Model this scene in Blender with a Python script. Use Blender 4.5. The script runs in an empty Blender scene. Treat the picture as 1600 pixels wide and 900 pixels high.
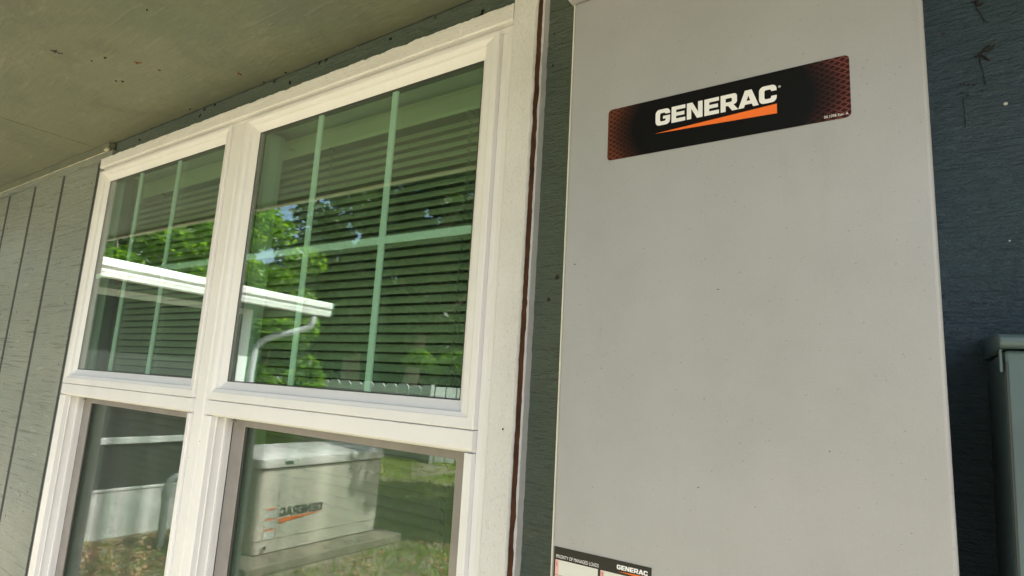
import bpy, bmesh, math, random
import numpy as np
from mathutils import Vector, Matrix
from mathutils import noise as mnoise

S = bpy.context.scene
COL = S.collection
H = 1.5                      # eye height: everything below is written with z = 0 at eye height, the ground at -H
rad = math.radians

# ------------------------------------------------------------------ camera
cam = bpy.data.cameras.new('camera')
camo = bpy.data.objects.new('camera', cam)
COL.objects.link(camo)
R0 = (0.82660117, 0.55978201, 0.0580914)
R1 = (-0.0433514, 0.16624675, -0.98513079)
R2 = (-0.561116, 0.81179192, 0.16168709)
camo.matrix_world = Matrix(((R0[0], -R1[0], -R2[0], 0.0),
                            (R0[1], -R1[1], -R2[1], -0.97),
                            (R0[2], -R1[2], -R2[2], H),
                            (0, 0, 0, 1)))
cam.sensor_width = 36.0
cam.lens = 36.0 * 0.9236 / 1.6
cam.clip_start = 0.02
cam.clip_end = 600
S.camera = camo

# ------------------------------------------------------------------ world, sun, exposure
SUN = Vector((1.0, -0.42, 1.5)).normalized()          # towards the sun
elev = math.asin(SUN.z)
w = bpy.data.worlds.new('World')
S.world = w
w.use_nodes = True
nt = w.node_tree
bg = nt.nodes['Background']
sky = nt.nodes.new('ShaderNodeTexSky')
sky.sky_type = 'NISHITA'
sky.sun_disc = False
sky.sun_elevation = elev
sky.sun_rotation = math.atan2(SUN.x, SUN.y)
sky.air_density = 1.0
sky.dust_density = 3.5
sky.ozone_density = 1.0
nt.links.new(sky.outputs[0], bg.inputs[0])
bg.inputs[1].default_value = 0.13
sl = bpy.data.lights.new('sun', 'SUN')
sl.energy = 4.9
sl.angle = rad(0.53)
sl.color = (1.0, 0.965, 0.92)
so = bpy.data.objects.new('sun', sl)
COL.objects.link(so)
so.rotation_euler = SUN.to_track_quat('Z', 'Y').to_euler()
so.location = (6, -4, 12)
S.view_settings.view_transform = 'Standard'
S.view_settings.look = 'None'
S.view_settings.exposure = 1.65
S.view_settings.gamma = 1.0
S.cycles.max_bounces = 10
S.cycles.diffuse_bounces = 5
S.cycles.glossy_bounces = 5
S.cycles.transparent_max_bounces = 24
S.cycles.use_denoising = True
S.cycles.use_adaptive_sampling = False

# ------------------------------------------------------------------ materials
def new_mat(name):
    m = bpy.data.materials.new(name)
    m.use_nodes = True
    return m, m.node_tree, m.node_tree.nodes['Principled BSDF']

def noise(nt, scale, detail=4, rough=0.6, coord=None, dist=0.0):
    n = nt.nodes.new('ShaderNodeTexNoise')
    n.inputs['Scale'].default_value = scale
    n.inputs['Detail'].default_value = detail
    n.inputs['Roughness'].default_value = rough
    n.inputs['Distortion'].default_value = dist
    if coord is not None:
        nt.links.new(coord, n.inputs['Vector'])
    return n.outputs['Fac']

def coords(nt, scale=(1, 1, 1), rot=(0, 0, 0)):
    tc = nt.nodes.new('ShaderNodeTexCoord')
    mp = nt.nodes.new('ShaderNodeMapping')
    mp.inputs['Scale'].default_value = scale
    mp.inputs['Rotation'].default_value = rot
    nt.links.new(tc.outputs['Object'], mp.inputs['Vector'])
    return mp.outputs['Vector']

def ramp(nt, fac, stops):
    r = nt.nodes.new('ShaderNodeValToRGB')
    e = r.color_ramp.elements
    while len(e) < len(stops):
        e.new(0.5)
    for i, (p, c) in enumerate(stops):
        e[i].position = p
        e[i].color = (*c, 1) if isinstance(c, tuple) else (c, c, c, 1)
    nt.links.new(fac, r.inputs['Fac'])
    return r.outputs['Color']

def mix(nt, a, b, fac, blend='MIX'):
    m = nt.nodes.new('ShaderNodeMix')
    m.data_type = 'RGBA'
    m.blend_type = blend
    for sock, v in ((m.inputs[6], a), (m.inputs[7], b)):
        if isinstance(v, tuple):
            sock.default_value = (*v, 1)
        else:
            nt.links.new(v, sock)
    if isinstance(fac, float):
        m.inputs[0].default_value = fac
    else:
        nt.links.new(fac, m.inputs[0])
    return m.outputs[2]

def math_(nt, op, a, b=0.0, c=0.0):
    m = nt.nodes.new('ShaderNodeMath')
    m.operation = op
    for i, v in enumerate((a, b, c)):
        if isinstance(v, (int, float)):
            m.inputs[i].default_value = v
        else:
            nt.links.new(v, m.inputs[i])
    return m.outputs[0]

def bump(nt, h, strength, dist, prev=None):
    b = nt.nodes.new('ShaderNodeBump')
    b.inputs['Strength'].default_value = strength
    b.inputs['Distance'].default_value = dist
    nt.links.new(h, b.inputs['Height'])
    if prev is not None:
        nt.links.new(prev, b.inputs['Normal'])
    return b.outputs['Normal']

def voro(nt, scale, coord, feature='F1', rnd=1.0):
    v = nt.nodes.new('ShaderNodeTexVoronoi')
    v.feature = feature
    v.inputs['Scale'].default_value = scale
    v.inputs['Randomness'].default_value = rnd
    nt.links.new(coord, v.inputs['Vector'])
    return v.outputs['Distance'], v.outputs['Color']

def simple(name, col, rough=0.5, spec=0.5, metal=0.0, var=0.12, vscale=8.0, bs=0.0, bscale=60.0, bd=0.001):
    m, nt, p = new_mat(name)
    c = coords(nt)
    f = noise(nt, vscale, 5, 0.6, c)
    dark = tuple(x * (1 - var) for x in col)
    light = tuple(min(1, x * (1 + var)) for x in col)
    nt.links.new(ramp(nt, f, [(0.3, dark), (0.7, light)]), p.inputs['Base Color'])
    p.inputs['Roughness'].default_value = rough
    p.inputs['Specular IOR Level'].default_value = spec
    p.inputs['Metallic'].default_value = metal
    if bs:
        nt.links.new(bump(nt, noise(nt, bscale, 5, 0.6, c), bs, bd), p.inputs['Normal'])
    return m

def specks(nt, coord, scale, thr, keep):
    """1 inside small random dots, 0 outside"""
    d, col = voro(nt, scale, coord)
    dot = math_(nt, 'LESS_THAN', d, thr)
    sep = nt.nodes.new('ShaderNodeSeparateColor')
    nt.links.new(col, sep.inputs[0])
    k = math_(nt, 'LESS_THAN', sep.outputs[0], keep)
    size = math_(nt, 'MULTIPLY', sep.outputs[1], thr)
    dot2 = math_(nt, 'LESS_THAN', d, size)
    return math_(nt, 'MULTIPLY', math_(nt, 'MULTIPLY', dot, dot2), k)

def mat_siding(name, c0, c1, cworn, wornk, gs=(13.0, 5.0, 190.0), gs2=(34.0, 14.0, 95.0)):
    m, nt, p = new_mat(name)
    cf = coords(nt, (1.0, 1.0, 1.0))
    cg = coords(nt, gs, (0, rad(2.0), 0))
    cg2 = coords(nt, gs2, (0, rad(-3), 0))
    cb = coords(nt, (60.0, 60.0, 110.0))
    big = noise(nt, 1.6, 4, 0.6, cf)
    col = ramp(nt, big, [(0.3, c0), (0.7, c1)])
    worn = noise(nt, 2.4, 6, 0.75, coords(nt, (2.0, 1, 0.7)))
    col = mix(nt, col, cworn, ramp(nt, worn, [(0.50, 0.0), (0.75, wornk)]))
    saw = noise(nt, 1.0, 6, 0.7, cg, 0.3)
    saw2 = noise(nt, 1.0, 5, 0.65, cg2, 0.35)
    pits = noise(nt, 1.0, 4, 0.7, cb)
    col = mix(nt, col, tuple(q * .35 for q in c0), ramp(nt, saw, [(0.32, 0.8), (0.46, 0.0)]))
    col = mix(nt, col, tuple(q * 1.6 for q in c1), ramp(nt, saw2, [(0.60, 0.0), (0.75, 0.6)]))
    sp = specks(nt, cf, 60.0, 0.30, 0.05)
    col = mix(nt, col, (0.02, 0.02, 0.018), sp)
    sp2 = specks(nt, coords(nt, (1, 1, 1), (0.4, 0.9, 0.1)), 34.0, 0.10, 0.05)
    col = mix(nt, col, (0.55, 0.58, 0.55), sp2)
    nt.links.new(col, p.inputs['Base Color'])
    p.inputs['Roughness'].default_value = 0.42
    p.inputs['Specular IOR Level'].default_value = 0.55
    b = bump(nt, saw, 1.0, 0.0045)
    b = bump(nt, saw2, 0.9, 0.006, b)
    b = bump(nt, pits, 1.0, 0.004, b)
    nt.links.new(b, p.inputs['Normal'])
    return m

def mat_soffit():
    m, nt, p = new_mat('painted_soffit_board')
    cf = coords(nt)
    big = noise(nt, 1.3, 5, 0.6, cf, 0.6)
    col = ramp(nt, big, [(0.3, (0.122, 0.145, 0.110)), (0.5, (0.168, 0.184, 0.122)), (0.7, (0.198, 0.210, 0.138))])
    brush = noise(nt, 1.0, 5, 0.7, coords(nt, (4.0, 34.0, 4.0), (0, 0, rad(38))), 1.8)
    col = mix(nt, col, (0.38, 0.38, 0.30), ramp(nt, brush, [(0.55, 0.0), (0.75, 0.35)]))
    col = mix(nt, col, (0.12, 0.125, 0.095), ramp(nt, noise(nt, 3.5, 6, 0.7, cf, 1.2), [(0.32, 0.6), (0.48, 0.0)]))
    nt.links.new(mix(nt, col, (0.03, 0.028, 0.02), specks(nt, cf, 26.0, 0.07, 0.14)), p.inputs['Base Color'])
    p.inputs['Roughness'].default_value = 0.5
    p.inputs['Specular IOR Level'].default_value = 0.45
    b = bump(nt, brush, 0.35, 0.004)
    b = bump(nt, noise(nt, 9.0, 6, 0.7, cf), 0.30, 0.010, b)
    b = bump(nt, noise(nt, 130.0, 4, 0.7, cf), 0.35, 0.001, b)
    nt.links.new(b, p.inputs['Normal'])
    return m

def mat_rough_white(name, axis_scale):
    m, nt, p = new_mat(name)
    cf = coords(nt)
    cs = coords(nt, axis_scale)
    f = noise(nt, 1.0, 6, 0.72, cs, 0.5)
    pit = noise(nt, 2.6, 5, 0.8, cs, 0.4)
    col = ramp(nt, noise(nt, 6, 4, 0.6, cf), [(0.3, (0.80, 0.80, 0.77)), (0.7, (0.87, 0.87, 0.85))])
    col = mix(nt, col, (0.30, 0.27, 0.22), ramp(nt, pit, [(0.32, 0.9), (0.41, 0.0)]))
    col = mix(nt, col, (0.02, 0.018, 0.015), specks(nt, cf, 40.0, 0.10, 0.05))
    nt.links.new(col, p.inputs['Base Color'])
    p.inputs['Roughness'].default_value = 0.55
    b = bump(nt, f, 0.9, 0.003)
    b = bump(nt, pit, 0.9, 0.002, b)
    b = bump(nt, noise(nt, 1.0, 4, 0.6, coords(nt, tuple(q * .2 for q in axis_scale))), 0.6, 0.004, b)
    nt.links.new(b, p.inputs['Normal'])
    return m

def mat_vinyl():
    m, nt, p = new_mat('white_vinyl')
    cf = coords(nt)
    col = ramp(nt, noise(nt, 5, 5, 0.65, cf, 0.4), [(0.3, (0.755, 0.755, 0.745)), (0.7, (0.815, 0.815, 0.805))])
    grime = noise(nt, 1.0, 6, 0.7, coords(nt, (30, 30, 5)))
    col = mix(nt, col, (0.50, 0.44, 0.36), ramp(nt, grime, [(0.62, 0.0), (0.82, 0.35)]))
    col = mix(nt, col, (0.08, 0.06, 0.04), specks(nt, cf, 22.0, 0.05, 0.12))
    nt.links.new(col, p.inputs['Base Color'])
    p.inputs['Roughness'].default_value = 0.36
    nt.links.new(bump(nt, noise(nt, 22, 3, 0.5, cf), 0.12, 0.002), p.inputs['Normal'])
    return m

def mat_enclosure():
    m, nt, p = new_mat('grey_powder_coat')
    cf = coords(nt)
    col = ramp(nt, noise(nt, 3.5, 6, 0.7, cf), [(0.3, (0.320, 0.325, 0.318)), (0.7, (0.375, 0.380, 0.375))])
    dust = noise(nt, 420, 3, 0.8, cf)
    col = mix(nt, col, (0.46, 0.46, 0.44), ramp(nt, dust, [(0.50, 0.0), (0.75, 0.35)]))
    col = mix(nt, col, (0.27, 0.265, 0.24), ramp(nt, noise(nt, 1.0, 6, 0.75, coords(nt, (9, 9, 2.2))), [(0.56, 0.0), (0.78, 0.4)]))
    s1 = specks(nt, cf, 42.0, 0.050, 0.38)
    s2 = specks(nt, coords(nt, (1, 1, 1.5), (0.3, 0.2, 0.5)), 150.0, 0.17, 0.33)
    sx = specks(nt, coords(nt, (1, 1, 2.0), (0.1, 1.2, 0.5)), 18.0, 0.034, 0.35)
    col = mix(nt, col, (0.13, 0.125, 0.10), mix_fac(nt, s2, 0.5))
    col = mix(nt, col, (0.03, 0.03, 0.025), s1)
    col = mix(nt, col, (0.03, 0.03, 0.02), sx)
    nt.links.new(col, p.inputs['Base Color'])
    nt.links.new(ramp(nt, noise(nt, 5, 6, 0.75, coords(nt, (1, 1, .6))), [(0.35, 0.30), (0.65, 0.50)]), p.inputs['Roughness'])
    p.inputs['Specular IOR Level'].default_value = 0.55
    b = bump(nt, noise(nt, 420, 2, 0.5, cf), 0.25, 0.0006)
    b = bump(nt, noise(nt, 4, 3, 0.5, cf), 0.25, 0.006, b)
    nt.links.new(b, p.inputs['Normal'])
    return m

def mix_fac(nt, f, k):
    return math_(nt, 'MULTIPLY', f, k)

def mat_glass(name, tint, f0, power=5.0, dirt=0.0):
    """pane surface: a clear tinted pane with Fresnel reflection (no refraction)"""
    m = bpy.data.materials.new(name)
    m.use_nodes = True
    nt = m.node_tree
    nt.nodes.clear()
    out = nt.nodes.new('ShaderNodeOutputMaterial')
    tr = nt.nodes.new('ShaderNodeBsdfTransparent')
    tr.inputs[0].default_value = (*tint, 1)
    gl = nt.nodes.new('ShaderNodeBsdfGlossy')
    gl.inputs['Roughness'].default_value = 0.0
    gl.inputs['Color'].default_value = (1, 1, 1, 1)
    nt.links.new(bump(nt, noise(nt, 2.2, 1, 0.4, coords(nt)), 0.35, 0.0008), gl.inputs['Normal'])
    geo = nt.nodes.new('ShaderNodeNewGeometry')
    dot = nt.nodes.new('ShaderNodeVectorMath')
    dot.operation = 'DOT_PRODUCT'
    nt.links.new(geo.outputs['Incoming'], dot.inputs[0])
    nt.links.new(geo.outputs['True Normal'], dot.inputs[1])
    c = math_(nt, 'ABSOLUTE', dot.outputs['Value'])
    k = math_(nt, 'POWER', math_(nt, 'SUBTRACT', 1.0, c), power)
    fac = math_(nt, 'MULTIPLY_ADD', k, 1 - f0, f0)
    mx = nt.nodes.new('ShaderNodeMixShader')
    nt.links.new(fac, mx.inputs[0])
    nt.links.new(tr.outputs[0], mx.inputs[1])
    nt.links.new(gl.outputs[0], mx.inputs[2])
    last = mx.outputs[0]
    if dirt:
        cf = coords(nt)
        d = nt.nodes.new('ShaderNodeBsdfDiffuse')
        d.inputs[0].default_value = (0.6, 0.58, 0.52, 1)
        dm = nt.nodes.new('ShaderNodeMixShader')
        nz = noise(nt, 5, 5, 0.7, cf)
        f2 = math_(nt, 'MULTIPLY', math_(nt, 'MULTIPLY', nz, nz), dirt)
        spk = specks(nt, cf, 60.0, 0.07, 0.10)
        f2 = math_(nt, 'ADD', f2, math_(nt, 'MULTIPLY', spk, 0.5))
        nt.links.new(f2, dm.inputs[0])
        nt.links.new(last, dm.inputs[1])
        nt.links.new(d.outputs[0], dm.inputs[2])
        last = dm.outputs[0]
    nt.links.new(last, out.inputs[0])
    return m

def mat_leaf(name, a, b, c, trans=0.5, rough=0.45):
    m, nt, p = new_mat(name)
    geo = nt.nodes.new('ShaderNodeNewGeometry')
    col = ramp(nt, geo.outputs['Random Per Island'], [(0.0, a), (0.55, b), (1.0, c)])
    nt.links.new(col, p.inputs['Base Color'])
    p.inputs['Roughness'].default_value = rough
    tl = nt.nodes.new('ShaderNodeBsdfTranslucent')
    nt.links.new(mix(nt, col, (1.6, 1.9, 0.5), 1.0, 'MULTIPLY'), tl.inputs[0])
    mx = nt.nodes.new('ShaderNodeMixShader')
    mx.inputs[0].default_value = trans
    nt.links.new(p.outputs[0], mx.inputs[1])
    nt.links.new(tl.outputs[0], mx.inputs[2])
    nt.links.new(mx.outputs[0], nt.nodes['Material Output'].inputs[0])
    return m

def mat_bark():
    m, nt, p = new_mat('bark')
    c = coords(nt, (6, 6, 1.3))
    f = noise(nt, 3.0, 7, 0.7, c, 0.8)
    nt.links.new(ramp(nt, f, [(0.3, (0.18, 0.125, 0.10)), (0.7, (0.50, 0.38, 0.32))]), p.inputs['Base Color'])
    p.inputs['Roughness'].default_value = 0.9
    nt.links.new(bump(nt, f, 1.0, 0.03), p.inputs['Normal'])
    return m

def mat_ground():
    m, nt, p = new_mat('lawn_soil')
    c = coords(nt)
    f = noise(nt, 1.1, 6, 0.7, c, 0.5)
    g = noise(nt, 30, 5, 0.7, c)
    col = ramp(nt, g, [(0.25, (0.10, 0.13, 0.03)), (0.5, (0.18, 0.215, 0.055)), (0.8, (0.30, 0.30, 0.12))])
    soil = ramp(nt, g, [(0.3, (0.24, 0.18, 0.135)), (0.7, (0.46, 0.40, 0.32))])
    nt.links.new(mix(nt, col, soil, ramp(nt, f, [(0.38, 0.0), (0.52, 1.0)])), p.inputs['Base Color'])
    p.inputs['Roughness'].default_value = 0.95
    nt.links.new(bump(nt, g, 0.8, 0.03), p.inputs['Normal'])
    return m

def mat_decal_black():
    """black film whose two ends carry a printed dark red hexagon-like net"""
    m, nt, p = new_mat('printed_logo_film')
    tc = nt.nodes.new('ShaderNodeTexCoord')
    sep = nt.nodes.new('ShaderNodeSeparateXYZ')
    nt.links.new(tc.outputs['Object'], sep.inputs[0])
    x = math_(nt, 'ADD', sep.outputs[0], 0.0)        # object origin at the box's left bottom corner
    xm, half = 0.238, 0.1625
    ux = math_(nt, 'DIVIDE', math_(nt, 'ABSOLUTE', math_(nt, 'SUBTRACT', x, xm)), half)
    # round dark centre: the net shows only outside an ellipse at either end
    right = math_(nt, 'GREATER_THAN', x, xm)
    uz = math_(nt, 'DIVIDE', math_(nt, 'SUBTRACT', sep.outputs[2], 0.0), 1.0)
    c45 = coords(nt, (1, 1, 1), (0, rad(33), 0))
    c135 = coords(nt, (1, 1, 1), (0, rad(-33), 0))
    lines = None
    for cc in (c45, c135):
        wv = nt.nodes.new('ShaderNodeTexWave')
        wv.wave_type = 'BANDS'
        wv.bands_direction = 'Z'
        wv.inputs['Scale'].default_value = 50.0
        nt.links.new(cc, wv.inputs['Vector'])
        l = ramp(nt, wv.outputs['Fac'], [(0.72, 0.0), (0.93, 1.0)])
        lines = l if lines is None else mix(nt, lines, l, 1.0, 'LIGHTEN')
    dz = math_(nt, 'DIVIDE', math_(nt, 'SUBTRACT', sep.outputs[2], 0.385 + 0.50), 0.041)
    ux = math_(nt, 'ADD', ux, math_(nt, 'MULTIPLY', math_(nt, 'MULTIPLY', dz, dz), 0.10))
    fade = ramp(nt, ux, [(0.74, 0.0), (0.88, 0.30), (1.0, 1.0)])
    red = mix(nt, (0.030, 0.008, 0.008), (0.15, 0.045, 0.035), lines)
    red2 = mix(nt, (0.050, 0.015, 0.010), (0.14, 0.045, 0.025), lines)
    redf = mix(nt, red2, red, right)
    nt.links.new(mix(nt, (0.0060, 0.0055, 0.0065), redf, fade), p.inputs['Base Color'])
    p.inputs['Roughness'].default_value = 0.35
    p.inputs['Specular IOR Level'].default_value = 0.2
    return m

M = {}
M['siding'] = mat_siding('lit_siding_paint', (0.215, 0.250, 0.205), (0.305, 0.340, 0.280), (0.38, 0.36, 0.27), 0.45, (3.0, 3.0, 85.0), (9.0, 9.0, 45.0))  # one wall paint in three tones; this pale one carries the grazing sheen
M['siding_dark'] = mat_siding('shaded_siding_paint', (0.017, 0.042, 0.060), (0.036, 0.073, 0.096), (0.045, 0.068, 0.080), 0.5)  # same paint darkened and blued: the shade right of the box put into colour
M['siding_mid'] = mat_siding('half_lit_siding_paint', (0.085, 0.122, 0.098), (0.130, 0.172, 0.130), (0.13, 0.13, 0.09), 0.5)  # same paint, light falling off towards the right put into its colour
M['groove'] = simple('groove_paint', (0.045, 0.055, 0.055), 0.7)
M['soffit'] = mat_soffit()
M['cream'] = simple('cream_trim_paint', (0.58, 0.54, 0.42), 0.5, var=0.15, bs=0.4, bscale=50, bd=0.002)
M['rough_v'] = mat_rough_white('rough_white_paint_upright', (240, 240, 60))
M['rough_h'] = mat_rough_white('rough_white_paint_level', (30, 120, 190))
M['brown'] = simple('bare_brown_wood', (0.155, 0.062, 0.028), 0.75, var=0.45, vscale=22, bs=0.6, bscale=60, bd=0.002)
M['thin_white'] = simple('white_paint', (0.76, 0.76, 0.76), 0.5, var=0.06, vscale=30, bs=0.4, bscale=45, bd=0.002)
M['vinyl'] = mat_vinyl()
M['screen_metal'] = simple('grey_screen_frame_metal', (0.30, 0.28, 0.27), 0.42, metal=0.25, var=0.12, vscale=14, bs=0.1)
M['wire'] = simple('dark_screen_wire', (0.035, 0.035, 0.035), 0.5, var=0.05)
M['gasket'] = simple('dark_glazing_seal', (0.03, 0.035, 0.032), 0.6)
M['glass_out'] = mat_glass('tinted_outer_glass', (0.79, 0.925, 0.845), 0.13, 4.2, 0.02)
M['glass_low'] = mat_glass('lower_sash_glass', (0.78, 0.93, 0.83), 0.20, 4.2, 0.01)
M['glass_in'] = mat_glass('inner_glass', (0.96, 0.99, 0.96), 0.05)
M['blind'] = simple('white_blind_slat', (0.60, 0.52, 0.40), 0.45, var=0.04)
M['cord'] = simple('blind_cord', (0.5, 0.48, 0.42), 0.8)
M['interior'] = simple('interior_wall_paint', (0.35, 0.33, 0.29), 0.8, var=0.05)
M['grille'] = simple('white_grille_bar', (0.84, 0.84, 0.84), 0.45, var=0.04)
M['liner'] = simple('white_interior_trim', (0.70, 0.68, 0.64), 0.5, var=0.05)
M['box'] = mat_enclosure()
M['edge'] = simple('light_paint_edge', (0.60, 0.59, 0.50), 0.4)
M['box2'] = simple('grey_green_painted_steel', (0.075, 0.118, 0.125), 0.36, spec=0.55, var=0.18, vscale=5, bs=0.15, bscale=40, bd=0.002)
M['film'] = mat_decal_black()
M['ink_white'] = simple('white_print', (0.80, 0.80, 0.78), 0.4, var=0.02)
M['ink_orange'] = simple('orange_print', (0.86, 0.17, 0.025), 0.4, var=0.03)
M['ink_black'] = simple('black_print', (0.012, 0.011, 0.012), 0.35, var=0.1)
M['ink_grey'] = simple('grey_print', (0.35, 0.36, 0.38), 0.4, var=0.05)
M['ink_dark'] = simple('dark_grey_print', (0.045, 0.047, 0.05), 0.45)
M['paper'] = simple('off_white_label', (0.62, 0.63, 0.57), 0.45, var=0.03)
M['pink'] = simple('pale_pink_print', (0.72, 0.42, 0.36), 0.45, var=0.03)
M['gen'] = simple('beige_generator_paint', (0.60, 0.555, 0.475), 0.42, var=0.05, vscale=5)
M['genlid'] = simple('pale_generator_lid_paint', (0.76, 0.73, 0.71), 0.4, var=0.05)
M['dark'] = simple('dark_opening', (0.02, 0.02, 0.02), 0.7)
M['tag_green'] = simple('dark_green_label_print', (0.04, 0.09, 0.06), 0.5)
M['concrete'] = simple('concrete', (0.25, 0.215, 0.16), 0.9, var=0.3, vscale=7, bs=0.5, bscale=40, bd=0.004)
M['kerbwhite'] = simple('white_painted_aluminium', (0.76, 0.77, 0.76), 0.4, var=0.05)
M['pipe'] = simple('grey_conduit', (0.33, 0.35, 0.36), 0.45, var=0.1)
M['downpipe'] = simple('dull_white_downspout', (0.50, 0.50, 0.52), 0.45, var=0.08)
M['gutter'] = simple('white_gutter_paint', (0.84, 0.84, 0.82), 0.3, var=0.03)
M['fence'] = simple('grey_fence_board', (0.62, 0.64, 0.62), 0.6, var=0.12, vscale=3, bs=0.3, bscale=20, bd=0.003)
M['roof'] = simple('grey_roof_shingle', (0.13, 0.12, 0.11), 0.9, var=0.25, vscale=20)
M['leaf_bright'] = mat_leaf('bright_leaf', (0.070, 0.13, 0.018), (0.12, 0.20, 0.022), (0.20, 0.28, 0.035), 0.6)
M['leaf_dark'] = mat_leaf('dark_leaf', (0.022, 0.038, 0.014), (0.036, 0.058, 0.022), (0.075, 0.10, 0.030), 0.35)
M['grass'] = mat_leaf('grass_blade', (0.15, 0.24, 0.030), (0.25, 0.34, 0.045), (0.44, 0.42, 0.14), 0.5)
M['litter'] = mat_leaf('dry_leaf', (0.34, 0.13, 0.05), (0.44, 0.24, 0.13), (0.56, 0.42, 0.30), 0.1)
M['bark'] = mat_bark()
M['ground'] = mat_ground()
M['debris'] = simple('dark_dirt', (0.012, 0.010, 0.008), 0.9)
M['debris_red'] = simple('red_brown_mud', (0.20, 0.075, 0.035), 0.9)

# porch screen: a fine dark net seen from afar, its holes too small to build one by one
def mat_net():
    m = bpy.data.materials.new('porch_screen_net')
    m.use_nodes = True
    nt = m.node_tree
    p = nt.nodes['Principled BSDF']
    p.inputs['Base Color'].default_value = (0.05, 0.052, 0.05, 1)
    p.inputs['Roughness'].default_value = 0.6
    p.inputs['Alpha'].default_value = 0.62
    return m
M['net'] = mat_net()

# ------------------------------------------------------------------ mesh building
class MB:
    def __init__(self):
        self.v = []
        self.f = []
    def add(self, vs, fs):
        n = len(self.v)
        self.v.extend([tuple(a) for a in vs])
        self.f.extend([tuple(i + n for i in f) for f in fs])
        return self
    def box(self, x0, x1, y0, y1, z0, z1):
        vs = [(x, y, z) for z in (z0, z1) for y in (y0, y1) for x in (x0, x1)]
        return self.add(vs, [(0, 2, 3, 1), (4, 5, 7, 6), (0, 1, 5, 4), (2, 6, 7, 3), (0, 4, 6, 2), (1, 3, 7, 5)])
    def obox(self, c, ax, ay, az):
        """box about c with half axes ax, ay, az (vectors)"""
        c, ax, ay, az = map(Vector, (c, ax, ay, az))
        vs = [c + sx * ax + sy * ay + sz * az for sz in (-1, 1) for sy in (-1, 1) for sx in (-1, 1)]
        return self.add(vs, [(0, 2, 3, 1), (4, 5, 7, 6), (0, 1, 5, 4), (2, 6, 7, 3), (0, 4, 6, 2), (1, 3, 7, 5)])
    def rings(self, loops, cap0=False, cap1=False, closed=True):
        n = len(loops[0])
        vs = [p for l in loops for p in l]
        fs = []
        for i in range(len(loops) - 1):
            for j in range(n if closed else n - 1):
                a, b = i * n + j, i * n + (j + 1) % n
                fs.append((a, b, b + n, a + n))
        if cap0:
            fs.append(tuple(reversed(range(n))))
        if cap1:
            fs.append(tuple((len(loops) - 1) * n + j for j in range(n)))
        return self.add(vs, fs)
    def frame(self, rects):
        """mitred frame from rectangles (x0, x1, z0, z1, y)"""
        return self.rings([[(a, y, c), (b, y, c), (b, y, d), (a, y, d)] for a, b, c, d, y in rects])
    def extrude(self, prof, axis, a, b):
        """closed profile swept straight along an axis; profile coordinates are the other two in order"""
        def P(p, t):
            return {'x': (t, p[0], p[1]), 'y': (p[0], t, p[1]), 'z': (p[0], p[1], t)}[axis]
        return self.rings([[P(p, a) for p in prof], [P(p, b) for p in prof]], True, True)
    def tube(self, pts, r, n=8, caps=True):
        pts = [Vector(p) for p in pts]
        rs = r if isinstance(r, (list, tuple)) else [r] * len(pts)
        loops = []
        u = None
        for i, p in enumerate(pts):
            d = (pts[min(i + 1, len(pts) - 1)] - pts[max(i - 1, 0)]).normalized()
            if u is None:
                u = d.cross(Vector((0.13, 0.29, 1)) if abs(d.z) < 0.9 else Vector((1, 0.2, 0))).normalized()
            else:
                u = (u - d * u.dot(d)).normalized()
            w_ = d.cross(u)
            loops.append([p + rs[i] * (math.cos(2 * math.pi * k / n) * u + math.sin(2 * math.pi * k / n) * w_) for k in range(n)])
        return self.rings(loops, caps, caps)
    def build(self, name, mat, parent=None, kind=None, label=None, smooth=False, bevel=0.0, segs=2, group=None, cat=None):
        me = bpy.data.meshes.new(name)
        o = bpy.data.objects.new(name, me)
        org = Vector((0, 0, 0))
        q = parent
        while q is not None:
            org += q.location
            q = q.parent
        vs = [(x - org.x, y - org.y, z + H - org.z) for x, y, z in self.v]
        me.from_pydata(vs, [], self.f)
        bm = bmesh.new()
        bm.from_mesh(me)
        bmesh.ops.recalc_face_normals(bm, faces=bm.faces)
        if bevel:
            es = [e for e in bm.edges if len(e.link_faces) == 2 and e.calc_face_angle(0) > 0.5]
            bmesh.ops.bevel(bm, geom=es, offset=bevel, segments=segs, affect='EDGES', profile=0.5)
        bm.to_mesh(me)
        bm.free()
        me.materials.append(M[mat])
        if smooth:
            for p in me.polygons:
                p.use_smooth = True
            me.set_sharp_from_angle(angle=rad(40))
        COL.objects.link(o)
        o.parent = parent
        if kind: o['kind'] = kind
        if label: o['label'] = label
        if group: o['group'] = group
        if cat: o['category'] = cat
        return o

def thing(name, loc, label, cat, group=None):
    o = bpy.data.objects.new(name, None)
    o.empty_display_size = 0.1
    COL.objects.link(o)
    o.location = (loc[0], loc[1], loc[2] + H)
    o['label'] = label
    o['category'] = cat
    if group: o['group'] = group
    return o

def shapes(splines=None, text=None, size=1.0, align='LEFT'):
    """flat outlines (with holes) or built-in lettering as vertices and faces in a plane"""
    if text is not None:
        cu = bpy.data.curves.new('t', 'FONT')
        cu.body = text
        cu.size = size
        cu.align_x = align
    else:
        cu = bpy.data.curves.new('t', 'CURVE')
        cu.dimensions = '2D'
        cu.fill_mode = 'BOTH'
        for pts in splines:
            s = cu.splines.new('POLY')
            s.points.add(len(pts) - 1)
            for i, (x, y) in enumerate(pts):
                s.points[i].co = (x, y, 0, 1)
            s.use_cyclic_u = True
    o = bpy.data.objects.new('t', cu)
    COL.objects.link(o)
    bpy.context.view_layer.update()
    me = bpy.data.meshes.new_from_object(o.evaluated_get(bpy.context.evaluated_depsgraph_get()))
    vs = [(v.co.x, v.co.y) for v in me.vertices]
    fs = [tuple(p.vertices) for p in me.polygons]
    bpy.data.objects.remove(o)
    bpy.data.curves.remove(cu)
    bpy.data.meshes.remove(me)
    return vs, fs

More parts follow.
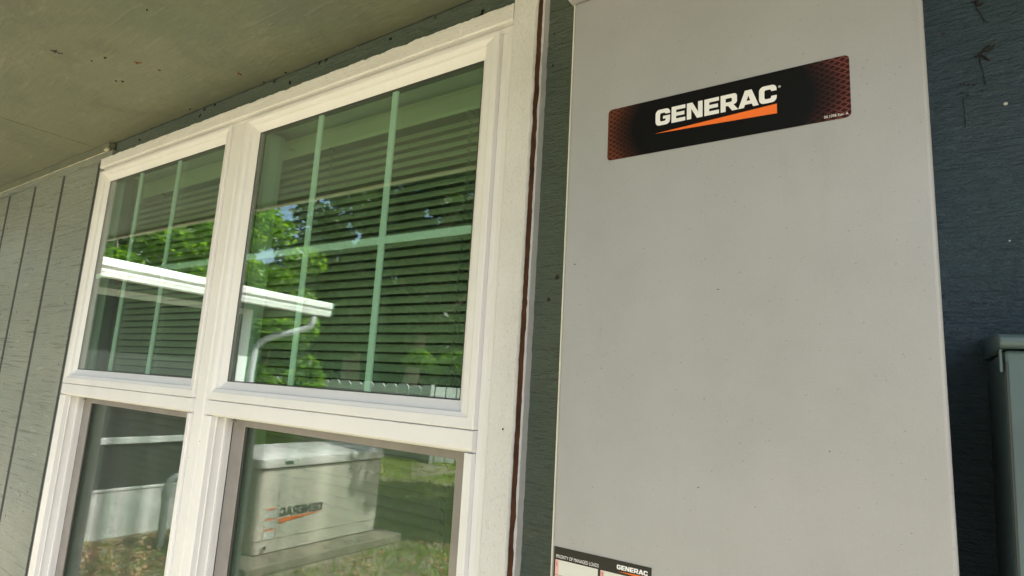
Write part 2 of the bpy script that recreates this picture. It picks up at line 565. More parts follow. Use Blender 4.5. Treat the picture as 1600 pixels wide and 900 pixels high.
def arc(cx, cy, r, a0, a1, n=5):
    return [(cx + r * math.cos(rad(a0 + (a1 - a0) * i / n)), cy + r * math.sin(rad(a0 + (a1 - a0) * i / n))) for i in range(n + 1)]

def wordmark():
    """GENERAC in wide bold capitals, one unit high; returns (vertices, faces, width)"""
    r = 0.27
    ri = 0.09
    Cc = [(1.0, .64)] + arc(1 - r, 1 - r, r, 0, 90) + arc(r, 1 - r, r, 90, 180) + arc(r, r, r, 180, 270) + arc(1 - r, r, r, 270, 360) + \
         [(1.0, .37), (.69, .37)] + arc(.69 - ri, .24 + ri, ri, 0, -90, 3) + arc(.31 + ri, .24 + ri, ri, 270, 180, 3) + \
         arc(.31 + ri, .76 - ri, ri, 180, 90, 3) + arc(.69 - ri, .76 - ri, ri, 90, 0, 3) + [(.69, .64)]
    G = [(1.0, .68)] + arc(1 - r, 1 - r, r, 0, 90) + arc(r, 1 - r, r, 90, 180) + arc(r, r, r, 180, 270) + arc(1 - r, r, r, 270, 360) + \
        [(1.0, .56), (.52, .56), (.52, .38), (.70, .38), (.70, .31)] + arc(.70 - ri, .24 + ri, ri, 0, -90, 3) + arc(.31 + ri, .24 + ri, ri, 270, 180, 3) + \
        arc(.31 + ri, .76 - ri, ri, 180, 90, 3) + arc(.69 - ri, .76 - ri, ri, 90, 30, 3) + [(.69, .68)]
    E_ = [(0, 0), (.92, 0), (.92, .23), (.31, .23), (.31, .39), (.86, .39), (.86, .61), (.31, .61), (.31, .77), (.92, .77), (.92, 1), (0, 1)]
    N_ = [(0, 0), (.29, 0), (.29, .62), (.66, 0), (1.02, 0), (1.02, 1), (.73, 1), (.73, .38), (.36, 1), (0, 1)]
    R_ = [(0, 0), (.31, 0), (.31, .32), (.46, .32), (.70, 0), (1.07, 0), (.79, .35), (.93, .40), (1.0, .50), (1.0, .82)] + arc(.82, .82, .18, 0, 90, 4) + [(0, 1)]
    Rh = [(.31, .54), (.31, .77), (.63, .77), (.69, .73), (.69, .58), (.63, .54)]
    A_ = [(0, 0), (.33, 0), (.40, .17), (.80, .17), (.87, 0), (1.20, 0), (.80, 1), (.40, 1)]
    Ah = [(.49, .38), (.71, .38), (.60, .67)]
    V, F, x = [], [], 0.0
    for spl, adv in (([G], 1.10), ([E_], 1.02), ([N_], 1.13), ([E_], 1.02), ([R_, Rh], 1.07), ([A_, Ah], 1.22), ([Cc], 1.0)):
        v, f = shapes(spl)
        n = len(V)
        V += [(a + x, b) for a, b in v]
        F += [tuple(i + n for i in q) for q in f]
        x += adv
    return V, F, x
WM = wordmark()

def flat(vs, fs, to3d):
    return MB().add([to3d(a, b) for a, b in vs], fs)

def rrect(x0, x1, z0, z1, r, n=5):
    return arc(x1 - r, z1 - r, r, 0, 90, n) + arc(x0 + r, z1 - r, r, 90, 180, n) + arc(x0 + r, z0 + r, r, 180, 270, n) + arc(x1 - r, z0 + r, r, 270, 360, n)

# ================================================================== LARGE STRUCTURE
# ground
g = MB()
g.add([(-120, -120, -H), (120, -120, -H), (120, 60, -H), (-120, 60, -H)], [(0, 1, 2, 3)])
g.build('lawn', 'ground', kind='structure', label='sunny lawn with patches of bare soil reflected in the window')

# --- the house wall with its vertical-grooved siding
wall = thing('house_wall', (-1.5, 0, -H), 'grey-green grooved plywood wall of the house around the window', 'wall')
WX0, WX1, WT = -5.75, 6.0, 0.10
OX0, OX1, OZ0, OZ1 = -2.70, -0.675, -0.93, 0.785       # rough opening
grooves = [-5.70, -5.345, -4.99, -4.635, -4.28, -3.921, -3.562, -3.208, -2.832]
gw = 0.015
lefts = []
for a, b in zip(grooves[:-1], grooves[1:]):
    lefts.append((a + gw, b - (gw if b != grooves[-1] else 0.013)))
for a, b in lefts:
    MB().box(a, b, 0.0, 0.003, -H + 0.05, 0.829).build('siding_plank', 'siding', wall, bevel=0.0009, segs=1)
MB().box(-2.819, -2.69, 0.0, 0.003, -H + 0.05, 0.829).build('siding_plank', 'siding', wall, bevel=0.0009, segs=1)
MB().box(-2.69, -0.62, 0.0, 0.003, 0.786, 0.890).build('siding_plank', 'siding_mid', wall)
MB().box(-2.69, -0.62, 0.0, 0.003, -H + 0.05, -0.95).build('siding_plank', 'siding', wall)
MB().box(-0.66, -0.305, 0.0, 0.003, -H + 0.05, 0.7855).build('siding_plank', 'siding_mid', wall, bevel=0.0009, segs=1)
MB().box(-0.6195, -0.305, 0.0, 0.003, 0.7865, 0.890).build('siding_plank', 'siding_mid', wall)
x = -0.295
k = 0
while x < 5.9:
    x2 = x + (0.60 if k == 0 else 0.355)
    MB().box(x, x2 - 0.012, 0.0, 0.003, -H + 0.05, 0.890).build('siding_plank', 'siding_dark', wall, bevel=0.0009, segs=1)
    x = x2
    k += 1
# sheathing behind the planks (shows as the bottom of each groove), with the opening left clear
sh = MB()
sh.box(WX0, OX0, 0.0033, WT, -H, 0.895)
sh.box(OX1, WX1, 0.0033, WT, -H, 0.895)
sh.box(OX0, OX1, 0.0033, WT, OZ1, 0.895)
sh.box(OX0, OX1, 0.0033, WT, -H, OZ0)
sh.build('sheathing', 'groove', wall)
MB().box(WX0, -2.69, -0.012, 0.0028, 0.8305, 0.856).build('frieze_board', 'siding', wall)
MB().box(WX0, -2.72, -0.019, 0.0028, 0.8565, 0.8905).build('frieze_board', 'soffit', wall)
# ragged cream paint line along the lower frieze edge
rng = random.Random(5)
cl = MB()
pts, rr = [], []
x = WX0
while x < -2.735:
    pts.append((x, -0.0155 + rng.uniform(-.0006, .0006), 0.8562 + rng.uniform(-.0008, .0008)))
    rr.append(rng.uniform(0.0012, 0.0026))
    x += 0.03
pts.append((-2.735, -0.016, 0.857)); rr.append(0.0024)
cl.tube(pts, rr, 6)
cl.build('caulk_line', 'cream', wall)
cl2 = MB()
cl2.obox((-2.722, -0.022, 0.859), (0.014, 0, 0.001), (0, 0.006, 0), (0, 0, 0.0045))
cl2.build('caulk_lump', 'cream', wall, bevel=0.002)

# room behind the window
room = MB()
room.box(-4.2, -4.1, WT, 3.2, -H, 1.05)
room.box(0.9, 1.0, WT, 3.2, -H, 1.05)
room.box(-4.2, 1.0, 3.2, 3.3, -H, 1.05)
room.box(-4.2, 1.0, WT, 3.3, 1.05, 1.15)
room.box(-4.1, 0.9, WT, 3.2, -H, -H + 0.02)
room.build('room_interior', 'interior', kind='structure', label='dim room behind the window blinds')

# --- soffit, fascia and roof edge of this house
eave = thing('house_eave', (-1.5, -0.45, 0.892), 'olive painted soffit of the house eave above the window', 'eave')
seams = [-5.75, -2.85, -0.41, 2.03, 4.47, 6.3]
for a, b in zip(seams[:-1], seams[1:]):
    MB().box(a + 0.0022, b - 0.0022, -0.855, 0.008, 0.8925, 0.903).build('soffit_panel', 'soffit', eave, bevel=0.0012, segs=1)
MB().box(-5.75, 6.3, -0.90, 0.10, 0.9035, 0.93).build('soffit_backing', 'groove', eave)
MB().box(-5.75, 6.3, -0.885, -0.8555, 0.872, 1.05).build('fascia_board', 'cream', eave, bevel=0.003)
MB().extrude([(-0.99, 1.06), (-0.905, 1.02), (-0.905, 1.05), (0.3, 1.42), (0.3, 1.46), (-0.99, 1.075)], 'x', -5.7, 6.3).build('roof_edge', 'roof', eave)
MB().box(-5.75, 6.3, -0.8549, 0.2, 0.931, 1.0).build('rafter_space', 'groove', eave)
# rough bead of paint where the soffit meets the wall
pts, rr = [], []
x = -2.84
while x < -0.55:
    pts.append((x, -0.0015, 0.8915 + rng.uniform(-.001, .001)))
    rr.append(rng.uniform(0.0008, 0.0022))
    x += 0.022
MB().tube(pts, rr, 5).build('paint_bead', 'groove', eave)

# ================================================================== WINDOW
win = thing('twin_window', (-1.69, -0.02, OZ0), 'white vinyl twin single-hung window with green-looking grilles in the house wall', 'window')
FY = -0.033

def ragged_board(name, mat, x0, x1, y0, y1, z0, z1, edge, amp, n=60, seed=1, axis='z', parent=None):
    """a board whose front corner along one long edge is chipped and uneven"""
    r = random.Random(seed)
    m = MB()
    L = []
    for i in range(n + 1):
        t = i / n
        a = amp * (mnoise.noise(Vector((t * 47.0, seed, 0))) + 0.6 * mnoise.noise(Vector((t * 150.0, seed, 3))))
        b = amp * 0.6 * mnoise.noise(Vector((t * 90.0, seed + 7, 0)))
        c = 0.003
        if axis == 'z':
            z = z0 + (z1 - z0) * t
            xe = x1 + a if edge else x1
            L.append([(x0, y1, z), (x0, y0 + c, z), (x0 + c, y0 + b * .4, z), (xe - c - abs(b), y0 + b * .4, z), (xe, y0 + c + abs(b), z), (xe, y1, z)])
        else:
            xx = x0 + (x1 - x0) * t
            ze = z1 + a if edge else z1
            L.append([(xx, y1, z0), (xx, y0 + c, z0), (xx, y0 + b * .4, z0 + c), (xx, y0 + b * .4, ze - c - abs(b)), (xx, y0 + c + abs(b), ze), (xx, y1, ze)])
    m.rings(L, True, True)
    return m.build(name, mat, parent, smooth=True)

ragged_board('side_casing', 'rough_v', -0.675, -0.6155, -0.048, -0.0425, -0.96, 0.90 - 0.008, True, 0.0018, 320, 3, 'z', win)
ragged_board('casing_wood_core', 'brown', -0.672, -0.6178, -0.0423, -0.0225, -0.96, 0.8915, True, 0.0022, 320, 5, 'z', win)
ragged_board('casing_paint_strip', 'thin_white', -0.672, -0.6150, -0.0223, 0.0005, -0.96, 0.8917, True, 0.0016, 320, 9, 'z', win)
ragged_board('head_casing', 'rough_h', -2.683, -0.6755, -0.048, 0.0, 0.7625, 0.8035, True, 0.0034, 520, 11, 'x', win)
# frame flange: head, right jamb strip, left edge
MB().box(-2.680, -0.6765, FY, 0.05, 0.7475, 0.7615).build('head_flange', 'vinyl', win, bevel=0.0015)
MB().box(-0.7095, -0.694, FY, 0.05, -0.93, 0.7470).build('jamb_flange', 'vinyl', win, bevel=0.0015)
MB().box(-0.6925, -0.6765, -0.0365, 0.05, -0.93, 0.7470).build('jamb_flange', 'vinyl', win, bevel=0.002)
MB().box(-2.697, -2.6805, -0.022, 0.05, -0.93, 0.757).build('jamb_flange', 'thin_white', win, bevel=0.002)
# mullion cover between the two units
MB().extrude([(-1.739, 0.08), (-1.739, -0.034), (-1.7365, -0.038), (-1.6915, -0.038), (-1.6875, -0.0325), (-1.6845, -0.0325), (-1.681, -0.0365), (-1.6645, -0.0365), (-1.6645, 0.08)],
             'z', -0.93, 0.7472).build('mullion', 'vinyl', win, bevel=0.0008, segs=1)

def sash_unit(xl, xr, ol, orr, gl, gr, side):
    """outer rect xl..xr, opening ol..orr, glass gl..gr (x)"""
    up = MB()
    up.frame([(xl, xr, -0.0895, 0.747, 0.03), (xl, xr, -0.0895, 0.747, -0.0445), (xl + .002, xr - .002, -0.0875, 0.745, -0.0465),
              (ol - .010, orr + .023, -0.068, 0.739, -0.0455), (ol - .006, orr + .019, -0.066, 0.737, -0.0435), (ol - .0015, orr + .0015, -0.0585, 0.731, -0.040), (ol, orr, -0.0575, 0.730, -0.0385),
              (ol + .001, orr - .001, -0.0565, 0.729, -0.031), (gl, gr, -0.0370, 0.710, -0.0195), (gl, gr, -0.0370, 0.710, 0.005)])
    sash = up.build('upper_sash', 'vinyl', win)
    MB().frame([(gl, gr, -0.037, 0.710, -0.0188), (gl + .003, gr - .003, -0.034, 0.707, -0.0188), (gl + .003, gr - .003, -0.034, 0.707, 0.0)]).build('glazing_seal', 'gasket', sash)
    MB().box(gl - .004, gr + .004, -0.0185, -0.0155, -0.041, 0.714).build('glass_pane', 'glass_out', sash)
    MB().box(gl - .004, gr + .004, -0.0035, -0.0005, -0.041, 0.714).build('glass_pane', 'glass_in', sash)
    if side == 'R':
        vx = (-1.3397, -1.0515)
    else:
        vx = (-2.388, -2.108)
    for i, v in enumerate(vx):
        MB().box(v - .0095, v + .0095, -0.0135, -0.0065, -0.038, 0.712).build('grille_bar', 'grille', sash, bevel=0.0012, segs=1)
    zb = 0.3245
    xs = [gl, vx[0], vx[1], gr]
    for i in range(3):
        a = xs[i] + (0.0098 if i else 0.0)
        b = xs[i + 1] - (0.0098 if i < 2 else 0.0)
        MB().box(a, b, -0.0130, -0.0070, zb - .0095, zb + .0095).build('grille_bar', 'grille', sash, bevel=0.0012, segs=1)
    # meeting rail below the sash
    MB().extrude([(0.035, -0.1295), (-0.036, -0.1335), (-0.0425, -0.1300), (-0.0455, -0.126), (-0.0455, -0.0930), (-0.0435, -0.0912), (0.035, -0.0912)],
                 'x', xl + 0.0006, xr - 0.0006).build('meeting_rail', 'vinyl', win)
    # lower jambs with stepped tracks
    lx0, lx1 = xl, ol + .003
    MB().extrude([(lx0, 0.13), (lx0, -0.0445), (lx0 + .002, -0.0465), (lx1 - .004, -0.0430), (lx1, -0.0400), (lx1 + .0005, -0.026), (lx1 + .0035, -0.025), (lx1 + .0035, -0.022), (lx1 + .0005, -0.021),
                  (lx1 + .001, 0.000), (lx1 + .005, 0.001), (lx1 + .005, 0.009), (lx1 + .001, 0.0105), (lx1 + .001, 0.13)], 'z', -0.93, -0.1345).build('lower_jamb', 'vinyl', win)
    rx0, rx1 = (xr - 0.0215, xr)
    MB().extrude([(rx0, 0.13), (rx0, -0.040), (rx0 + .003, -0.0440), (rx1 - .002, -0.0465), (rx1, -0.0445), (rx1, 0.13)], 'z', -0.93, -0.1345).build('lower_jamb', 'vinyl', win)
    # screen
    sx0, sx1 = lx1 + 0.009, rx0 - 0.004
    sc_frame = MB()
    zt, zb2 = -0.0980, -0.905
    fw_ = 0.061
    sx0, sx1 = lx1 + 0.009, rx0 - 0.008
    sc_frame.frame([(sx0, sx1, zb2, zt, 0.036), (sx0, sx1, zb2, zt, 0.0235), (sx0 + .0015, sx1 - .0015, zb2 + .0015, zt - .0015, 0.022),
                    (sx0 + .016, sx1 - .016, zb2 + .016, zt - .016, 0.022), (sx0 + .018, sx1 - .018, zb2 + .018, zt - .018, 0.0208),
                    (sx0 + fw_ - .0015, sx1 - fw_ + .0015, zb2 + fw_ - .0015, zt - fw_ + .0015, 0.0208), (sx0 + fw_, sx1 - fw_, zb2 + fw_, zt - fw_, 0.0222), (sx0 + fw_, sx1 - fw_, zb2 + fw_, zt - fw_, 0.036)])
    scr = sc_frame.build('insect_screen', 'screen_metal', win)
    MB().box(sx0 + .0005, sx0 + .012, 0.015, 0.0207, -0.150, -0.1445).build('screen_clip', 'screen_metal', scr)
    MB().box(sx0 + fw_ - .0008, sx0 + fw_ + .011, 0.0225, 0.0255, zb2 + fw_ + .0005, zt - fw_ - .0005).build('jamb_reflection_bar', 'gasket', scr)  # painted stand-in for the jamb's dark reflection in the glass, left edge only
    MB().box(lx1 + .0012, sx0 - .0004, 0.0245, 0.034, -0.925, -0.136).build('frame_gap', 'gasket', scr)
    MB().box(sx0 + .0012, sx1 - .0012, 0.012, 0.0215, -0.1388, -0.1355).build('rail_gap', 'gasket', scr)
    wv = MB()
    pitch, rw = 0.0018, 0.00012
    a0, a1, c0, c1 = sx0 + fw_, sx1 - fw_, zb2 + fw_, zt - fw_
    c0v = max(c0, -0.62)
    t = a0 + pitch / 2
    while t < a1:
        wv.box(t - rw, t + rw, 0.0260, 0.0262, c0, c1)
        t += pitch
    t = c0 + pitch / 2
    while t < c1:
        wv.box(a0, a1, 0.0262, 0.0264, t - rw, t + rw)
        t += pitch
    wv.build('screen_wires', 'wire', scr, kind='stuff')
    # lower sash: its glass sits deep behind the screen
    low = MB()
    low.frame([(lx1 + .002, rx0 - .001, -0.925, -0.096, 0.105), (lx1 + .002, rx0 - .001, -0.925, -0.096, 0.0375),
               (sx0 + fw_ - .002, sx1 - fw_ + .002, zb2 + fw_ - .002, zt - fw_ + .002, 0.0375), (sx0 + fw_ - .002, sx1 - fw_ + .002, zb2 + fw_ - .002, zt - fw_ + .002, 0.09)])
    ls = low.build('lower_sash', 'vinyl', win)
    ga, gb, gc, gd = sx0 + fw_ + .0003, sx1 - fw_ - .0003, zb2 + fw_ + .0003, zt - fw_ - .0003
    MB().box(ga, gb, 0.0305, 0.0335, gc, gd).build('glass_pane', 'glass_low', ls)
    MB().box(ga, gb, 0.0445, 0.0475, gc, gd).build('glass_pane', 'glass_in', ls)

sash_unit(-1.6636, -0.710, -1.638, -0.7487, -1.617, -0.768, 'R')
sash_unit(-2.680, -1.7396, -2.648, -1.7706, -2.639, -1.790, 'L')
# sill and inner linings
MB().box(-2.70, -0.675, -0.07, 0.13, -0.96, -0.9305).build('sill', 'vinyl', win, bevel=0.003)
MB().box(-2.80, -0.62, 0.131, 0.149, -0.95, -0.93).build('inner_stool', 'liner', win)
MB().box(-1.734, -1.669, 0.031, 0.0985, -0.13, 0.746).build('inner_mullion', 'liner', win)
MB().box(-2.72, -0.66, 0.0305, 0.15, 0.765, 0.79).build('inner_head', 'liner', win)
MB().box(-2.80, -2.772, 0.1005, 0.16, -0.93, 0.80).build('inner_jamb', 'liner', win)
MB().box(-0.66, -0.63, 0.1005, 0.16, -0.93, 0.80).build('inner_jamb', 'liner', win)

# ---- blinds
def blind(x0, x1, ladders, label, y=0.118, reuse=None):
    b = thing('window_blind', ((x0 + x1) / 2, y, 0.741), label, 'blind', 'closed slat blinds inside the window')
    MB().box(x0 + .002, x1 - .002, y - 0.014, y + 0.03, 0.712, 0.741).build('head_rail', 'blind', b, bevel=0.002)
    MB().extrude([(y - .018, 0.673), (y - .021, 0.680), (y - .021, 0.724), (y - .017, 0.7285), (y - .0155, 0.7285), (y - .0155, 0.673)], 'x', x0, x1).build('valance', 'blind', b)
    pitch = 0.02505
    tmpl = None
    z = 0.652
    i = 0
    rr_ = random.Random(int(-x0 * 100))
    while z > -0.90:
        if tmpl is None:
            m = MB()
            w2, a = 0.0121, rad(58)
            top, bot = [], []
            for s in (-1, -0.33, 0.33, 1):
                cy, cz = s * w2 * math.cos(a), s * w2 * math.sin(a)
                bow = 0.0016 * (1 - s * s)
                top.append((y + cy - bow * math.sin(a), z + cz + bow * math.cos(a)))
                bot.append((y + cy - bow * math.sin(a) + 0.0007, z + cz + bow * math.cos(a) - 0.0002))
            m.extrude(top + bot[::-1], 'x', x0, x1)
            o = m.build('slat', 'blind', b, smooth=True)
            tmpl = o
        else:
            o = tmpl.copy()
            COL.objects.link(o)
            o.parent = b
            o.location = (0, rr_.uniform(-.0006, .0006), -pitch * i)
            o.rotation_euler = (0, rr_.uniform(-.0009, .0009), 0)
        i += 1
        z -= pitch
    for lx in ladders:
        for dx, dy in ((-.0055, -.0135), (.0055, -.0135)):
            MB().tube([(lx + dx, y + dy - .004, 0.673), (lx + dx, y + dy - .003, -0.90)], 0.0007, 4).build('ladder_cord', 'cord', b)
        t = 0.652 - pitch / 2
        mm = MB()
        while t > -0.9:
            mm.tube([(lx - .0055, y - .0172, t + .004), (lx + .0055, y - .0172, t - .004)], 0.0008, 4)
            t -= pitch
        mm.build('cord_rungs', 'gasket', b)
        MB().tube([(lx - .012, y - .022, 0.664), (lx - .004, y - .0235, 0.668), (lx + .008, y - .023, 0.664), (lx + .012, y - .022, 0.655)], 0.0022, 6).build('cord_clip', 'gasket', b)
    return b
blind(-1.726, -0.665, (-0.893, -1.421), 'closed green-looking slat blind behind the right-hand window, nearer the grey box')
blind(-2.752, -1.734, (-1.900, -2.440), 'closed slat blind behind the left-hand window, farther from the grey box')

# ================================================================== ELECTRICAL BOXES
bx = thing('transfer_switch_box', (-0.4497, -0.19, -0.50), 'tall pale grey steel electrical enclosure with orange and white logo, beside the window', 'electrical box')
BX0, BX1, BZ0, BZ1, BY = -0.4440, 0.0272, -0.50, 0.632, -0.19
MB().box(BX0 + .0015, BX1, BY, -0.155, BZ0, BZ1).build('cover', 'box', bx, smooth=True, bevel=0.0055, segs=4)
MB().box(BX0 + .006, BX1 - .004, -0.1535, -0.001, BZ0 + .004, BZ1).build('cabinet', 'box', bx, bevel=0.003)
MB().extrude([(BX0 - .0003, BY + .004), (BX0 + .0012, BY - .0003), (BX0 + .0032, BY - .0006), (BX0 + .0032, BY + .02), (BX0 - .0003, BY + .02)], 'z', BZ0 + .004, BZ1 - .002).build('cover_edge', 'edge', bx)  # strip along the cover's left front edge, paler than the cover
MB().extrude([(BY - .030, 0.632), (BY - .030, 0.662), (-0.001, 0.70), (-0.001, 0.6325), (BY - .028, 0.6325)], 'x', BX0 - .004, BX1 + .006).build('rain_hood', 'box', bx, bevel=0.001, segs=1)

def bpoint(a, b, y):
    return (a, y, b)
# logo film
v, f = shapes([rrect(-0.3738, -0.0500, 0.3440, 0.4262, 0.006)])
film = flat(v, f, lambda a, b: (a, BY - .0006, b)).build('logo_film', 'film', bx)
s = 0.1645 / WM[2]
hh = 0.0245
flat([(a * s - 0.2980, b * hh + 0.3838) for a, b in WM[0]], WM[1], lambda a, b: (a, BY - .0010, b)).build('logo_lettering', 'ink_white', film)
flat([(-0.2985, 0.3725), (-0.1335, 0.3672), (-0.1335, 0.3806)], [(0, 1, 2)], lambda a, b: (a, BY - .0010, b)).build('orange_swoosh', 'ink_orange', film)
v, f = shapes([arc(-0.1300, 0.4035, 0.0017, 0, 330, 11)])
flat(v, f, lambda a, b: (a, BY - .0010, b)).build('registered_mark', 'ink_grey', film)
v, f = shapes(text='0K1098 Rev. A', size=0.0050)
wtxt = max(a for a, b in v)
flat([(a * 0.0265 / wtxt - 0.0796, b + 0.3475) for a, b in v], f, lambda a, b: (a, BY - .0010, b)).build('part_number', 'ink_white', film)
# managed loads label at the bottom
LX0, LX1, LZ1, LZ0 = -0.4380, -0.2935, -0.2225, -0.335
v, f = shapes([[(LX0, LZ0), (LX1, LZ0), (LX1, LZ1), (LX0, LZ1)]])
lab = flat(v, f, lambda a, b: (a, BY - .0006, b)).build('load_label', 'ink_black', bx)
cells = MB()
cw = ((-0.4350, -0.3690), (-0.3650, -0.2965))
for c, (a, b) in enumerate(cw):
    for r_ in range(4):
        z1 = -0.2395 - r_ * 0.0205
        cells.add([(a, BY - .0010, z1 - .0200), (b, BY - .0010, z1 - .0200), (b, BY - .0010, z1), (a, BY - .0010, z1)], [(0, 1, 2, 3)])
cells.build('label_cells', 'paper', lab)
for c, (a, b) in enumerate(cw):
    pk = MB()
    for r_ in range(4):
        z1 = -0.2395 - r_ * 0.0205
        pk.add([(a, BY - .0013, z1 - .0200), (a + .0055, BY - .0013, z1 - .0200), (a + .0055, BY - .0013, z1), (a, BY - .0013, z1)], [(0, 1, 2, 3)])
    pk.build('number_strip', 'pink', lab)
for c, (a, b) in enumerate(cw):
    for r_ in range(4):
        v, f = shapes(text=str(r_ * 2 + 1 + c), size=0.0085)
        num = MB()
        num.add([(p + a + .0005, BY - .0016, q - 0.2395 - r_ * 0.0205 - .0085) for p, q in v], f)
        num.build('row_number', 'debris_red', lab)
v, f = shapes(text='PRIORITY OF MANAGED LOADS', size=0.0062)
wtxt = max(a for a, b in v)
flat([(a * 0.0665 / wtxt - 0.4345, b * 1.05 - 0.2372) for a, b in v], f, lambda a, b: (a, BY - .0010, b)).build('label_heading', 'ink_white', lab)
s2 = 0.043 / WM[2]
flat([(a * s2 - 0.3415, b * 0.0058 - 0.2335) for a, b in WM[0]], WM[1], lambda a, b: (a, BY - .0010, b)).build('label_logo', 'ink_white', lab)
flat([(-0.340, -0.2363), (-0.2985, -0.2378), (-0.2985, -0.2345)], [(0, 1, 2)], lambda a, b: (a, BY - .0010, b)).build('label_swoosh', 'ink_orange', lab)
bx.rotation_euler = (0, rad(-0.2), 0)

b2 = thing('meter_box', (0.21, -0.19, -0.60), 'dark green-grey painted steel box with a lipped lid, at the right edge of the photo', 'electrical box')
MB().box(0.0635, 0.365, -0.188, -0.001, -0.60, 0.062).build('housing', 'box2', b2, bevel=0.003)
MB().extrude([(-0.199, 0.0655), (-0.2015, 0.068), (-0.2015, 0.0735), (-0.1975, 0.0775), (-0.001, 0.092), (-0.001, 0.064), (-0.1895, 0.064)], 'x', 0.0592, 0.372).build('lid', 'box2', b2, bevel=0.0012, segs=2)
MB().box(0.0596, 0.0616, -0.188, -0.176, 0.040, 0.063).build('lid_tab', 'box2', b2)
MB().tube([(0.0648, -0.1886, -0.55), (0.0648, -0.1886, 0.05)], 0.0012, 5).build('front_seam', 'gasket', b2)
b2.rotation_euler = (0, rad(0.9), 0)

# ================================================================== THINGS SEEN IN THE REFLECTION
# --- generator on its pad
pad = MB().box(-5.12, -4.06, -3.26, -1.68, -H, -1.425).build('concrete_pad', 'concrete', bevel=0.012, segs=2, cat='slab',
      label='tan concrete pad on the lawn under the generator, reflected in the window')
gen = thing('standby_generator', (-4.63, -2.42, -1.425), 'beige standby generator with lid and orange swoosh logo, reflected in the lower window', 'generator')
GX0, GX1, GY0, GY1 = -4.97, -4.290, -3.17, -1.86
def rprism(x0, x1, y0, y1, z0, z1, r, n=6, taper=0.0, crown=0.0):
    m = MB()
    def loop(z, t, rr):
        return [(a, b, z) for a, b in rrect(x0 + t, x1 - t, y0 + t, y1 - t, rr, n)]
    return m, loop
m, loop = rprism(GX0, GX1, GY0, GY1, 0, 0, 0.05)
m.rings([loop(-1.425, 0.03, 0.05), loop(-1.415, 0.012, 0.055), loop(-1.320, 0.006, 0.055)], True, True)
m.build('base', 'gen', gen, smooth=True)
m, loop = rprism(GX0, GX1, GY0, GY1, 0, 0, 0.05)
m.rings([loop(-1.3185, 0.010, 0.055), loop(-1.314, 0.004, 0.055), loop(-0.80, 0.0, 0.055), loop(-0.775, 0.006, 0.05)], True, True)
m.build('housing', 'gen', gen, smooth=True)
m, loop = rprism(GX0, GX1, GY0, GY1, 0, 0, 0.05)
m.rings([loop(-0.757, -0.006, 0.06), loop(-0.762, -0.016, 0.07), loop(-0.752, -0.020, 0.07), loop(-0.695, -0.014, 0.07), loop(-0.670, 0.020, 0.07), loop(-0.652, 0.10, 0.08), loop(-0.645, 0.24, 0.06)], True, True)
m.build('lid', 'genlid', gen, smooth=True)
m, loop = rprism(GX0, GX1, GY0, GY1, 0, 0, 0.05)
m.rings([loop(-0.774, 0.02, 0.05), loop(-0.758, 0.02, 0.05)], True, True)
m.build('lid_gap', 'dark', gen)
XF = GX1 + 0.0008
MB().box(GX1 - .004, GX1 + .0012, -2.065, -2.060, -1.312, -0.785).build('panel_seam', 'ink_grey', gen)
s3 = 0.42 / WM[2]
flat([(a * s3, b * 0.068) for a, b in WM[0]], WM[1], lambda a, b: (XF + .0008, -2.50 + a, -1.150 + b)).build('logo_lettering', 'ink_dark', gen)
flat([(0.0, -0.004), (0.42, -0.052), (0.42, -0.012)], [(0, 1, 2)], lambda a, b: (XF + .0008, -2.50 + a, -1.152 + b)).build('orange_swoosh', 'ink_orange', gen)
for i in range(3):
    z1 = -1.075 - i * 0.080
    lb = MB().box(XF - .002, XF + .0008, -2.042, -1.955, z1 - .074, z1).build('warning_label', 'paper', gen)
    MB().box(XF + .0009, XF + .0016, -2.041, -1.956, z1 - .012, z1 - .001).build('label_stripe', 'ink_orange', lb)
    t = MB()
    for j in range(5):
        zz = z1 - .021 - j * .0105
        t.box(XF + .0009, XF + .0014, -2.037, -1.962 - 0.012 * (j % 3), zz - .0035, zz)
    t.build('label_text', 'ink_grey', lb)
tg = MB().box(GX1 + .0195, GX1 + .0215, -2.235, -2.07, -0.745, -0.712).build('lid_tag', 'paper', gen)
MB().box(GX1 + .0217, GX1 + .0225, -2.145, -2.073, -0.742, -0.715).build('tag_print', 'tag_green', tg)
MB().tube([(GX1 + .001, -1.975, -1.372), (GX1 + .006, -1.975, -1.372)], 0.022, 16).build('lifting_hole_ring', 'gen', gen)
MB().tube([(GX1 + .0055, -1.975, -1.372), (GX1 + .0065, -1.975, -1.372)], 0.016, 16).build('lifting_hole', 'dark', gen)
for i in range(9):
    z1 = -0.86 - i * 0.048
    MB().extrude([(GY1 - .004, z1 - .030), (GY1 + .010, z1 - .030), (GY1 - .004, z1)], 'x', GX0 + .12, GX1 - .09).build('louvre', 'gen', gen)
    MB().box(GX0 + .12, GX1 - .09, GY1 - .003, GY1 + .0012, z1 - .0385, z1 - .0305).build('louvre_gap', 'dark', gen)

# --- grey conduit rising from the ground behind the generator
pp = thing('gas_pipe', (-5.20, -1.63, -H), 'grey pipe rising from the grass and bending towards the generator, reflected', 'pipe')
pz = -0.93
pts = [(-5.20, -1.63, -H), (-5.20, -1.63, pz - .08)] + [(-5.20, -1.63 - .09 * (1 - math.cos(t)), pz - .08 + .09 * math.sin(t)) for t in [rad(a) for a in (15, 30, 45, 60, 75, 90)]] + [(-5.20, -1.81, pz + .01), (-5.12, -1.87, pz + .005), (-5.0, -1.99, pz)]
MB().tube(pts, 0.030, 12).build('pipe_run', 'pipe', pp, smooth=True)
MB().tube([(-5.20, -1.63, pz - .15), (-5.20, -1.63, pz - .09)], 0.040, 12).build('pipe_collar', 'pipe', pp, smooth=True)

